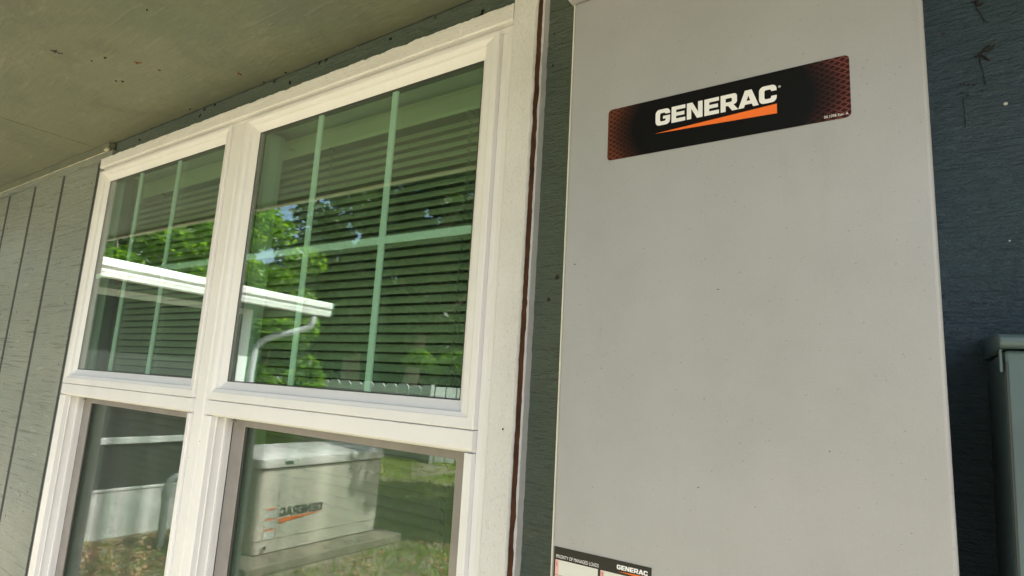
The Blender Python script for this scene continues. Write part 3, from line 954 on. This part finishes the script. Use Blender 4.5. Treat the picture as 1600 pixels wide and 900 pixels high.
# --- screened porch wing on the left
po = thing('screened_porch', (-7.3, -1.4, -H), 'screened porch wing with white posts, kick panel and gutter, reflected at the window left', 'porch')
PX = -5.75
ZT = 0.620
MB().box(PX - .045, PX + .045, -2.60, -2.50, -H, ZT).build('post', 'kerbwhite', po, bevel=0.004)
MB().box(PX - .04, PX + .04, -1.17, -1.08, -H, ZT).build('post', 'kerbwhite', po, bevel=0.004)
MB().box(PX - .04, PX + .04, -0.12, -0.02, -H, ZT).build('post', 'kerbwhite', po, bevel=0.004)
MB().box(-9.3, -9.21, -2.58, -2.50, -H, ZT).build('post', 'kerbwhite', po, bevel=0.004)
for a, b in ((-2.499, -1.171), (-1.079, -0.121)):
    MB().box(PX - .025, PX + .025, a, b, -H + .02, -1.095).build('kick_panel', 'kerbwhite', po, bevel=0.004)
    MB().box(PX - .030, PX + .032, a, b, -1.0945, -1.075).build('kick_rail', 'kerbwhite', po, bevel=0.003)
    MB().box(PX - .022, PX + .022, a, b, -0.70, -0.645).build('chair_rail', 'kerbwhite', po, bevel=0.004)
    MB().box(PX - .004, PX - .002, a, b, -1.074, -0.701).build('screen_panel', 'net', po)
    MB().box(PX - .004, PX - .002, a, b, -0.644, ZT - .06).build('screen_panel', 'net', po)
MB().box(PX - .04, PX + .04, -2.58, -0.02, ZT - .0595, ZT - .001).build('top_beam', 'kerbwhite', po)
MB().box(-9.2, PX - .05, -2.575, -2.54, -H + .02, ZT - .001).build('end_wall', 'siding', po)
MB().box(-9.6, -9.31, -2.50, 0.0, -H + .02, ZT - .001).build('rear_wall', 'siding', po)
MB().box(-9.3, PX + .08, -2.66, 0.0, -H, -H + .019).build('floor_slab', 'concrete', po)
# roof with eave, fascia and gutter
RX = -5.42
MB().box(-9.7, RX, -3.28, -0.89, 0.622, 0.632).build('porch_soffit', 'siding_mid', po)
MB().extrude([(RX - .01, 0.6325), (RX - .01, 0.768), (-9.7, 1.30), (-9.7, 0.6325)], 'y', -3.28, -0.89).build('roof', 'roof', po)
def slope_y(o, y0, y1, dz):
    """raise the y1 end of a part by dz (falls towards the downspout)"""
    for v_ in o.data.vertices:
        wy = v_.co.y + po.location.y
        v_.co.z += dz * (wy - y0) / (y1 - y0)
    return o
slope_y(MB().box(RX - .009, RX + .010, -3.285, -0.89, 0.622, 0.770).build('fascia', 'gutter', po, bevel=0.002), -3.3, -0.9, 0.050)
prof = [(RX + .0105, 0.618), (RX + .040, 0.618), (RX + .055, 0.628), (RX + .060, 0.655), (RX + .064, 0.668), (RX + .064, 0.690), (RX + .072, 0.698),
        (RX + .082, 0.712), (RX + .082, 0.765), (RX + .076, 0.775), (RX + .068, 0.775), (RX + .068, 0.765), (RX + .070, 0.720), (RX + .052, 0.700), (RX + .050, 0.67), (RX + .045, 0.635), (RX + .0105, 0.628)]
gt = slope_y(MB().extrude(prof, 'y', -3.31, -0.90).build('gutter', 'gutter', po), -3.3, -0.9, 0.050)
cap = [(RX + .0105, 0.618), (RX + .040, 0.618), (RX + .055, 0.628), (RX + .060, 0.655), (RX + .064, 0.690), (RX + .082, 0.712), (RX + .082, 0.775), (RX + .0105, 0.775)]
MB().extrude(cap, 'y', -3.316, -3.311).build('end_cap', 'gutter', gt)
ds = MB()
def rect_sweep(pts, hw, hd):
    L = []
    for i, p in enumerate(pts):
        p = Vector(p)
        d = (Vector(pts[min(i + 1, len(pts) - 1)]) - Vector(pts[max(i - 1, 0)])).normalized()
        a = Vector((0, 1, 0)) if abs(d.y) < 0.7 else Vector((1, 0, 0))
        a = (a - d * a.dot(d)).normalized()
        b = d.cross(a)
        L.append([p + a * hw + b * hd, p - a * hw + b * hd, p - a * hw - b * hd, p + a * hw - b * hd])
    return L
dpts = [(RX + .045, -3.10, 0.605), (RX + .045, -3.10, 0.54), (RX + .030, -3.085, 0.49), (RX - .02, -3.03, 0.45), (-5.60, -2.80, 0.36), (-5.665, -2.71, 0.30), (-5.68, -2.66, 0.22), (-5.68, -2.645, 0.0), (-5.68, -2.645, -1.35), (-5.66, -2.645, -1.42), (-5.58, -2.645, -1.45)]
ds.tube(dpts, 0.034, 10)
ds.build('downspout', 'downpipe', po, smooth=True)

# --- privacy fence
fe = thing('board_fence', (-9.6, -7.1, -H), 'grey upright-board fence in shade behind the lawn, reflected above the rail', 'fence')
A = Vector((-13.6, -6.35, 0)); B = Vector((-7.42, -7.45, 0))
n = 23
dv = (B - A) / n
u = dv.normalized()
nn_ = Vector((-u.y, u.x, 0))
for i in range(n):
    c = A + dv * (i + .5)
    hw = dv.length / 2 - .008
    top = -0.10 + 0.012 * math.sin(i * 2.3)
    m = MB()
    out = [(-hw, -H + .03), (hw, -H + .03), (hw, top - .045), (hw - .05, top), (-hw + .05, top), (-hw, top - .045)]
    L0 = [tuple(c + u * a - nn_ * .011 + Vector((0, 0, b))) for a, b in out]
    L1 = [tuple(c + u * a + nn_ * .011 + Vector((0, 0, b))) for a, b in out]
    m.rings([L0, L1], True, True)
    m.build('fence_board', 'fence', fe)
for zz in (-1.25, -0.38):
    mid = (A + B) / 2 - nn_ * .040 + Vector((0, 0, zz))
    MB().obox(mid, u * ((B - A).length / 2), nn_ * .02, Vector((0, 0, .045))).build('fence_rail', 'fence', fe)
ga = thing('fence_gate', (-6.9, -7.35, -H), 'lit pale grey board panel at the right end of the fence, reflected', 'gate')
A2 = Vector((-7.40, -7.46, 0)); B2 = Vector((-6.72, -8.20, 0))
n2 = 5
dv2 = (B2 - A2) / n2
u2 = dv2.normalized(); q2 = Vector((-u2.y, u2.x, 0))
for i in range(n2):
    c = A2 + dv2 * (i + .5)
    MB().obox(c + Vector((0, 0, -0.80)), u2 * (dv2.length / 2 - .010), q2 * .011, Vector((0, 0, 0.685))).build('gate_board', 'fence', ga)
MB().obox(A2 + Vector((0, 0, -0.79)) - u2 * .05, u2 * .035, q2 * .04, Vector((0, 0, 0.71))).build('gate_post', 'fence', ga)

# --- foliage
def leaves(n, centers, size, seed, flat_=0.5, shell=0.0):
    """n diamond leaves scattered in blobs: (cx, cy, cz, rx, ry, rz) each; returns arrays of vertices and faces"""
    r = np.random.default_rng(seed)
    cs = np.array(centers, float)
    vol = cs[:, 3] * cs[:, 4] * cs[:, 5]
    pick = r.choice(len(cs), n, p=vol ** 0.75 / (vol ** 0.75).sum())
    d = r.normal(size=(n, 3))
    d /= np.linalg.norm(d, axis=1)[:, None]
    rad_ = r.random(n) ** (1 / 3) * (1 - shell) + shell * (0.82 + 0.25 * r.random(n))
    c = cs[pick, :3] + d * rad_[:, None] * cs[pick, 3:]
    a = r.normal(size=(n, 3)); a[:, 2] *= flat_
    a /= np.linalg.norm(a, axis=1)[:, None]
    b = r.normal(size=(n, 3))
    b -= a * (a * b).sum(1)[:, None]
    b /= np.linalg.norm(b, axis=1)[:, None]
    nz = np.cross(a, b)
    s = size * (0.6 + 0.8 * r.random(n))[:, None]
    V = np.stack([c - a * s, c + b * s * .42 + nz * s * .12, c + a * s, c - b * s * .42 + nz * s * .12], 1).reshape(-1, 3)
    return V

def quads_object(name, V, mat, parent=None, kind=None, label=None, nv=4, cat=None):
    me = bpy.data.meshes.new(name)
    n = len(V) // nv
    org = Vector((0, 0, 0))
    q = parent
    while q is not None:
        org += q.location
        q = q.parent
    V = np.asarray(V, np.float32) + np.array([-org.x, -org.y, H - org.z], np.float32)
    me.vertices.add(len(V))
    me.vertices.foreach_set('co', V.ravel())
    me.loops.add(n * nv)
    me.loops.foreach_set('vertex_index', np.arange(n * nv, dtype=np.int32))
    me.polygons.add(n)
    me.polygons.foreach_set('loop_start', np.arange(0, n * nv, nv, dtype=np.int32))
    me.update(calc_edges=True)
    me.validate()
    me.materials.append(M[mat])
    o = bpy.data.objects.new(name, me)
    COL.objects.link(o)
    o.parent = parent
    if kind: o['kind'] = kind
    if label: o['label'] = label
    if cat: o['category'] = cat
    return o

def tree(name, base, height, crown_blobs, nleaf, lsize, mat, label, cat, trunk_r=0.2, seed=1, lean=(0, 0), group=None, limbs=7, ground=-H):
    t = thing(name, (base[0], base[1], ground), label, cat, group)
    r = random.Random(seed)
    bz = ground
    top = Vector((base[0] + lean[0], base[1] + lean[1], ground + height * .72))
    pts, rs = [], []
    for i in range(9):
        k = i / 8
        p = Vector((base[0], base[1], bz)).lerp(top, k) + Vector((math.sin(k * 5 + seed) * .12 * height / 8, math.cos(k * 4 + seed) * .10 * height / 8, 0)) * (k)
        pts.append(p)
        rs.append(trunk_r * (1.25 if i == 0 else 1 - .7 * k))
    tr = MB().tube(pts, rs, 10).build('trunk', 'bark', t, smooth=True)
    lm = MB()
    for i in range(limbs):
        c = crown_blobs[i % len(crown_blobs)]
        k = r.uniform(.35, .95)
        s0 = pts[int(k * 8)]
        e0 = Vector((c[0] + r.uniform(-.5, .5) * c[3], c[1] + r.uniform(-.5, .5) * c[4], c[2] + r.uniform(-.2, .6) * c[5]))
        mid = s0.lerp(e0, .5) + Vector((r.uniform(-.3, .3), r.uniform(-.3, .3), r.uniform(0, .3))) * height / 8
        rr0 = trunk_r * (1 - .7 * k) * .6
        lm.tube([s0, s0.lerp(mid, .6), mid, mid.lerp(e0, .6), e0], [rr0, rr0 * .8, rr0 * .6, rr0 * .4, rr0 * .15], 6)
    lm.build('limbs', 'bark', t, smooth=True)
    quads_object('crown', leaves(nleaf, crown_blobs, lsize, seed), mat, t)
    return t

def blobs(cx, cy, cz, R, Rz, n, br, seed, thin=0.75):
    r = random.Random(seed)
    out = []
    for i in range(n):
        while True:
            d = Vector((r.uniform(-1, 1), r.uniform(-1, 1), r.uniform(-1, 1)))
            if d.length < 1: break
        k = r.uniform(.6, 1.25) * br
        out.append((cx + d.x * R, cy + d.y * R, cz + d.z * Rz, k, k, k * thin))
    return out

# bright tree behind the porch, fills the left pane
tree('bright_tree', (-12.2, -4.6), 6.5, blobs(-11.6, -4.6, 1.9, 2.6, 1.9, 60, 0.50, 3), 22000, 0.085, 'leaf_bright',
     'bright yellow-green leafy tree behind the porch roof, reflected in the left pane', 'tree', 0.16, 3)
# hedge-like shrub beyond the porch corner, right pane
tree('tall_shrub', (-9.9, -5.3), 3.4, blobs(-9.9, -5.2, 0.3, 1.25, 1.5, 34, 0.30, 8), 9000, 0.080, 'leaf_bright',
     'tall bright green shrub beyond the downspout, reflected in the right pane', 'shrub', 0.05, 8)
tree('young_shrub', (-7.45, -4.7), 1.5, blobs(-7.45, -4.75, -0.25, 0.26, 0.5, 12, 0.15, 18), 800, 0.065, 'leaf_bright',
     'small slender shrub with few bright leaves in front of the fence, reflected', 'shrub', 0.02, 18)
# arching ornamental grass
og = thing('ornamental_grass', (-7.9, -4.35, -H), 'clump of long arching bright blades at the window bottom edge, reflected', 'plant')
r = np.random.default_rng(4)
V = []
for i in range(420):
    a = r.uniform(0, 2 * math.pi); ln = r.uniform(.7, 1.25); sp = r.uniform(.25, .75)
    p0 = np.array([-7.9 + .12 * math.cos(a), -4.35 + .12 * math.sin(a), -H])
    wd = np.array([-math.sin(a), math.cos(a), 0]) * .012
    prev = p0
    for k in range(1, 5):
        t = k / 4
        p = p0 + np.array([math.cos(a) * sp * t ** 1.6, math.sin(a) * sp * t ** 1.6, ln * (1.25 * t - .35 * t * t)])
        s0, s1 = 1 - (k - 1) / 4, 1 - t * .98
        V += [prev - wd * s0, prev + wd * s0, p + wd * s1, p - wd * s1]
        prev = p
quads_object('blades', np.array(V), 'leaf_bright', og)

# big shade trees behind the fence
G = 'big shade trees behind the fence'
tree('shade_tree', (-12.9, -12.2), 11, blobs(-10.5, -12.5, 4.6, 4.4, 3.2, 64, 0.72, 21), 34000, 0.10, 'leaf_dark',
     'big dark-crowned tree with a pinkish sunlit trunk, right of centre in the right pane', 'tree', 0.26, 21, (1.6, 0), G)
tree('shade_tree', (-14.6, -11.6), 11, blobs(-14.0, -11.6, 4.4, 3.1, 3.7, 62, 0.75, 22), 32000, 0.11, 'leaf_dark',
     'big dark tree behind the tall shrub with a patch of open sky beside it', 'tree', 0.32, 22, (0.6, .3), G)
tree('shade_tree', (-12.5, -17.8), 14, blobs(-12.0, -17.5, 6.4, 5.0, 4.8, 120, 0.95, 23), 46000, 0.13, 'leaf_dark',
     'big dark tree at the right edge of the right pane reflection', 'tree', 0.28, 23, (-.4, 0), G)
tree('shade_tree', (-34, -13), 13, blobs(-34, -13, 5.5, 5.5, 4.2, 100, 1.2, 24), 52000, 0.14, 'leaf_dark',
     'distant dark tree at the left of the left pane reflection', 'tree', 0.35, 24, (0, 0), G)
tree('shade_tree', (-1.0, -16.5), 12, blobs(-1.0, -16.5, 4.5, 4.5, 3.6, 70, 1.1, 25), 30000, 0.14, 'leaf_dark',
     'dark tree beyond the lawn straight behind the camera', 'tree', 0.3, 25, (0, 0), G)
tree('garden_tree', (-2.0, -5.9), 5.8, blobs(-2.0, -5.8, 3.1, 1.75, 0.9, 60, 0.42, 41), 22000, 0.07, 'leaf_bright',
     'small tree on the lawn to the right, casting dappled shade beside the generator', 'tree', 0.07, 41)
# low sunlit branch over the fence
tree('fence_shrub', (-8.6, -9.2), 2.0, [(-9.7 + i * .27, -9.2 + .1 * math.sin(i), 0.40 + .14 * math.sin(i * 1.7), .26, .25, .15) for i in range(9)], 2600, 0.065, 'leaf_bright',
     'low shrub whose sunlit sprays reach over the fence top at right, reflected', 'shrub', 0.03, 31)
# far wood closing the view
r = np.random.default_rng(9)
fw = []
for i in range(230):
    a = rad(r.uniform(95, 268))
    R_ = r.uniform(30, 44)
    h_ = r.uniform(0, 5.5)
    fw.append((R_ * math.cos(a) * 1.1 + 6, -abs(R_ * math.sin(a)) - 2 if False else R_ * math.sin(a) * -1 if math.sin(a) > 0 else R_ * math.sin(a), h_ - H + 1.0, 2.4, 2.4, 2.0))
fw = [(x_, min(y_, -14 - 0.2 * abs(x_)) if x_ > -30 else y_ - 12, z_, a_, b_, c_) for x_, y_, z_, a_, b_, c_ in fw]
quads_object('far_wood', leaves(70000, fw, 0.30, 12), 'leaf_dark', kind='stuff', label='dark wood in the distance beyond the shade trees')

# grass and leaf litter on the lawn where the window shows it
r = np.random.default_rng(2)
N = 90000
gx = r.uniform(-12.5, -1.0, N); gy = -r.uniform(1.0, 9.5, N) 
den = np.array([mnoise.noise(Vector((a * .8, b * .8, 0))) + .5 * mnoise.noise(Vector((a * 2.3, b * 2.3, 5))) for a, b in zip(gx, gy)])
litter_zone = (gx < -4.9) & (gy > -3.4)
keep = (den > -0.30) & ~((gx > -5.13) & (gx < -3.97) & (gy > -3.35) & (gy < -1.67)) & ~(gx < -5.68) | ((gx < -5.68) & (gy < -2.9) & (den > -.3))
keep &= ~(litter_zone & (den < -0.08))
gx, gy = gx[keep], gy[keep]
n = len(gx)
ang = r.uniform(0, 2 * math.pi, n)
h = r.uniform(.03, .095, n); wd = r.uniform(.002, .0045, n) * (1 + np.abs(gy) * .12)
lx = r.normal(0, .02, n); ly = r.normal(0, .02, n)
ca, sa = np.cos(ang) * wd, np.sin(ang) * wd
z0 = np.full(n, -H)
V = np.stack([np.stack([gx - ca, gy - sa, z0], 1), np.stack([gx + ca, gy + sa, z0], 1), np.stack([gx + lx, gy + ly, z0 + h], 1)], 1).reshape(-1, 3)
quads_object('grass', V, 'grass', kind='stuff', nv=3, label='short tufted lawn grass around the generator pad, reflected')
N = 16000
lx_ = r.uniform(-5.7, -1.5, N); ly_ = -r.uniform(0.9, 3.6, N)
kp = ~((lx_ > -5.13) & (lx_ < -3.97) & (ly_ < -1.57))
kp &= ((lx_ < -4.6) & (r.random(N) < .7)) | (r.random(N) < .2)
lx_, ly_ = lx_[kp], ly_[kp]
n = len(lx_)
a = r.uniform(0, 2 * math.pi, n); s = r.uniform(.010, .028, n)
ux, uy = np.cos(a) * s, np.sin(a) * s
zz = -H + .006 + r.random(n) * .02
t1 = r.normal(0, .006, n); t2 = r.normal(0, .006, n)
V = np.stack([np.stack([lx_ - ux, ly_ - uy, zz + t1], 1), np.stack([lx_ - uy * .5, ly_ + ux * .5, zz + t2], 1), np.stack([lx_ + ux, ly_ + uy, zz - t1], 1), np.stack([lx_ + uy * .5, ly_ - ux * .5, zz - t2 + .004], 1)], 1).reshape(-1, 3)
quads_object('leaf_litter', V, 'litter', kind='stuff', label='brown dry leaves scattered on the soil by the porch, reflected')

# ================================================================== SMALL MARKS
def pix_on(px, py, plane, val):
    d = Vector(R0) * ((px - 800) / 1000) + Vector(R1) * ((py - 450) / 1000) + Vector(R2) * 0.9236
    o = Vector((0, -0.97, 0))
    i = 'xyz'.index(plane)
    return o + d * ((val - o[i]) / d[i])
# mud daubs and dead insects on the soffit
dm = MB(); dm2 = MB()
rr_ = random.Random(8)
for px, py, L_, red in ((86, 80, .035, 0), (142, 95, .012, 0), (163, 90, .014, 0), (216, 98, .030, 1), (247, 109, .018, 1), (180, 126, .016, 0), (190, 127, .013, 0), (229, 15, .008, 0), (374, 115, .022, 1), (296, 170, .014, 0), (320, 168, .016, 0), (222, 206, .02, 1), (411, 128, .014, 0), (445, 113, .014, 0)):
    p = pix_on(px, py, 'z', 0.8915)
    tgt = dm2 if red else dm
    for k in range(4 if L_ > .02 else 2):
        a = rr_.uniform(0, 2 * math.pi) if L_ > .02 else .6 + rr_.uniform(-.3, .3)
        e = L_ * rr_.uniform(.3, .55)
        tgt.tube([(p.x - math.cos(a) * e * .3, p.y - math.sin(a) * e * .3, .8925), (p.x + math.cos(a) * e * .5, p.y + math.sin(a) * e * .5, .8895), (p.x + math.cos(a) * e, p.y + math.sin(a) * e, .8922)], [.0006, rr_.uniform(.0008, .0022), .0005], 5)
dm.build('soffit_specks', 'debris', eave, kind='stuff')
dm2.build('mud_marks', 'debris_red', eave, kind='stuff')
# dark droppings at the wall and soffit joint
dd = MB()
for px, py in ((218, 218), (312, 180), (320, 168), (336, 160), (430, 127), (452, 130), (513, 62), (610, 60), (500, 98), (752, 20), (753, 24)):
    p = pix_on(px, py, 'y', -0.001)
    if p.z > .888: p.z = .886
    for k in range(3):
        c = p + Vector((rr_.uniform(-.006, .006), 0, rr_.uniform(-.005, .004)))
        dd.obox(c, (rr_.uniform(.001, .003), 0, .0008), (0, .0012, 0), (.0004, 0, rr_.uniform(.001, .003)))
dd.build('wall_specks', 'debris', wall, kind='stuff')
# dead climbing-plant rootlets stuck on the siding right of the grey box
vn = MB()
for path, wdt in (([(1525, 12), (1540, 35)], .0007), ([(1530, 88), (1540, 132)], .0007), ([(1505, 150), (1508, 200)], .0006),
                  ([(1518, 4), (1528, 0), (1524, 8), (1536, 6)], .0016), ([(1522, 90), (1530, 86), (1536, 80), (1540, 74), (1548, 72)], .0016), ([(1534, 86), (1538, 90), (1544, 94)], .0013), ([(1536, 80), (1548, 78), (1555, 70)], .0011)):
    pts = []
    for i in range(len(path) - 1):
        for k in range(5):
            t = k / 5
            q = pix_on(path[i][0] + (path[i + 1][0] - path[i][0]) * t + rr_.uniform(-1.2, 1.2), path[i][1] + (path[i + 1][1] - path[i][1]) * t + rr_.uniform(-1, 1), 'y', -0.0008)
            pts.append(q)
    pts.append(pix_on(*path[-1], 'y', -0.0008))
    vn.tube(pts, [wdt * rr_.uniform(.6, 1.3) for _ in pts], 5)
for px, py in ((1501, 132), (1507, 131), (1513, 133), (1522, 133), (1503, 145), (1512, 149), (1535, 141), (1546, 95), (1459, 470), (1462, 475), (1475, 462), (878, 68), (866, 53)):
    q = pix_on(px, py, 'y', -0.0008)
    vn.obox(q, (rr_.uniform(.0006, .0014), 0, .0003), (0, .0008, 0), (0, 0, rr_.uniform(.0005, .001)))
vn.build('dead_rootlets', 'debris', wall, kind='stuff')
# torn dark hole and cracks on the siding by the casing
print('objects', len(bpy.data.objects))
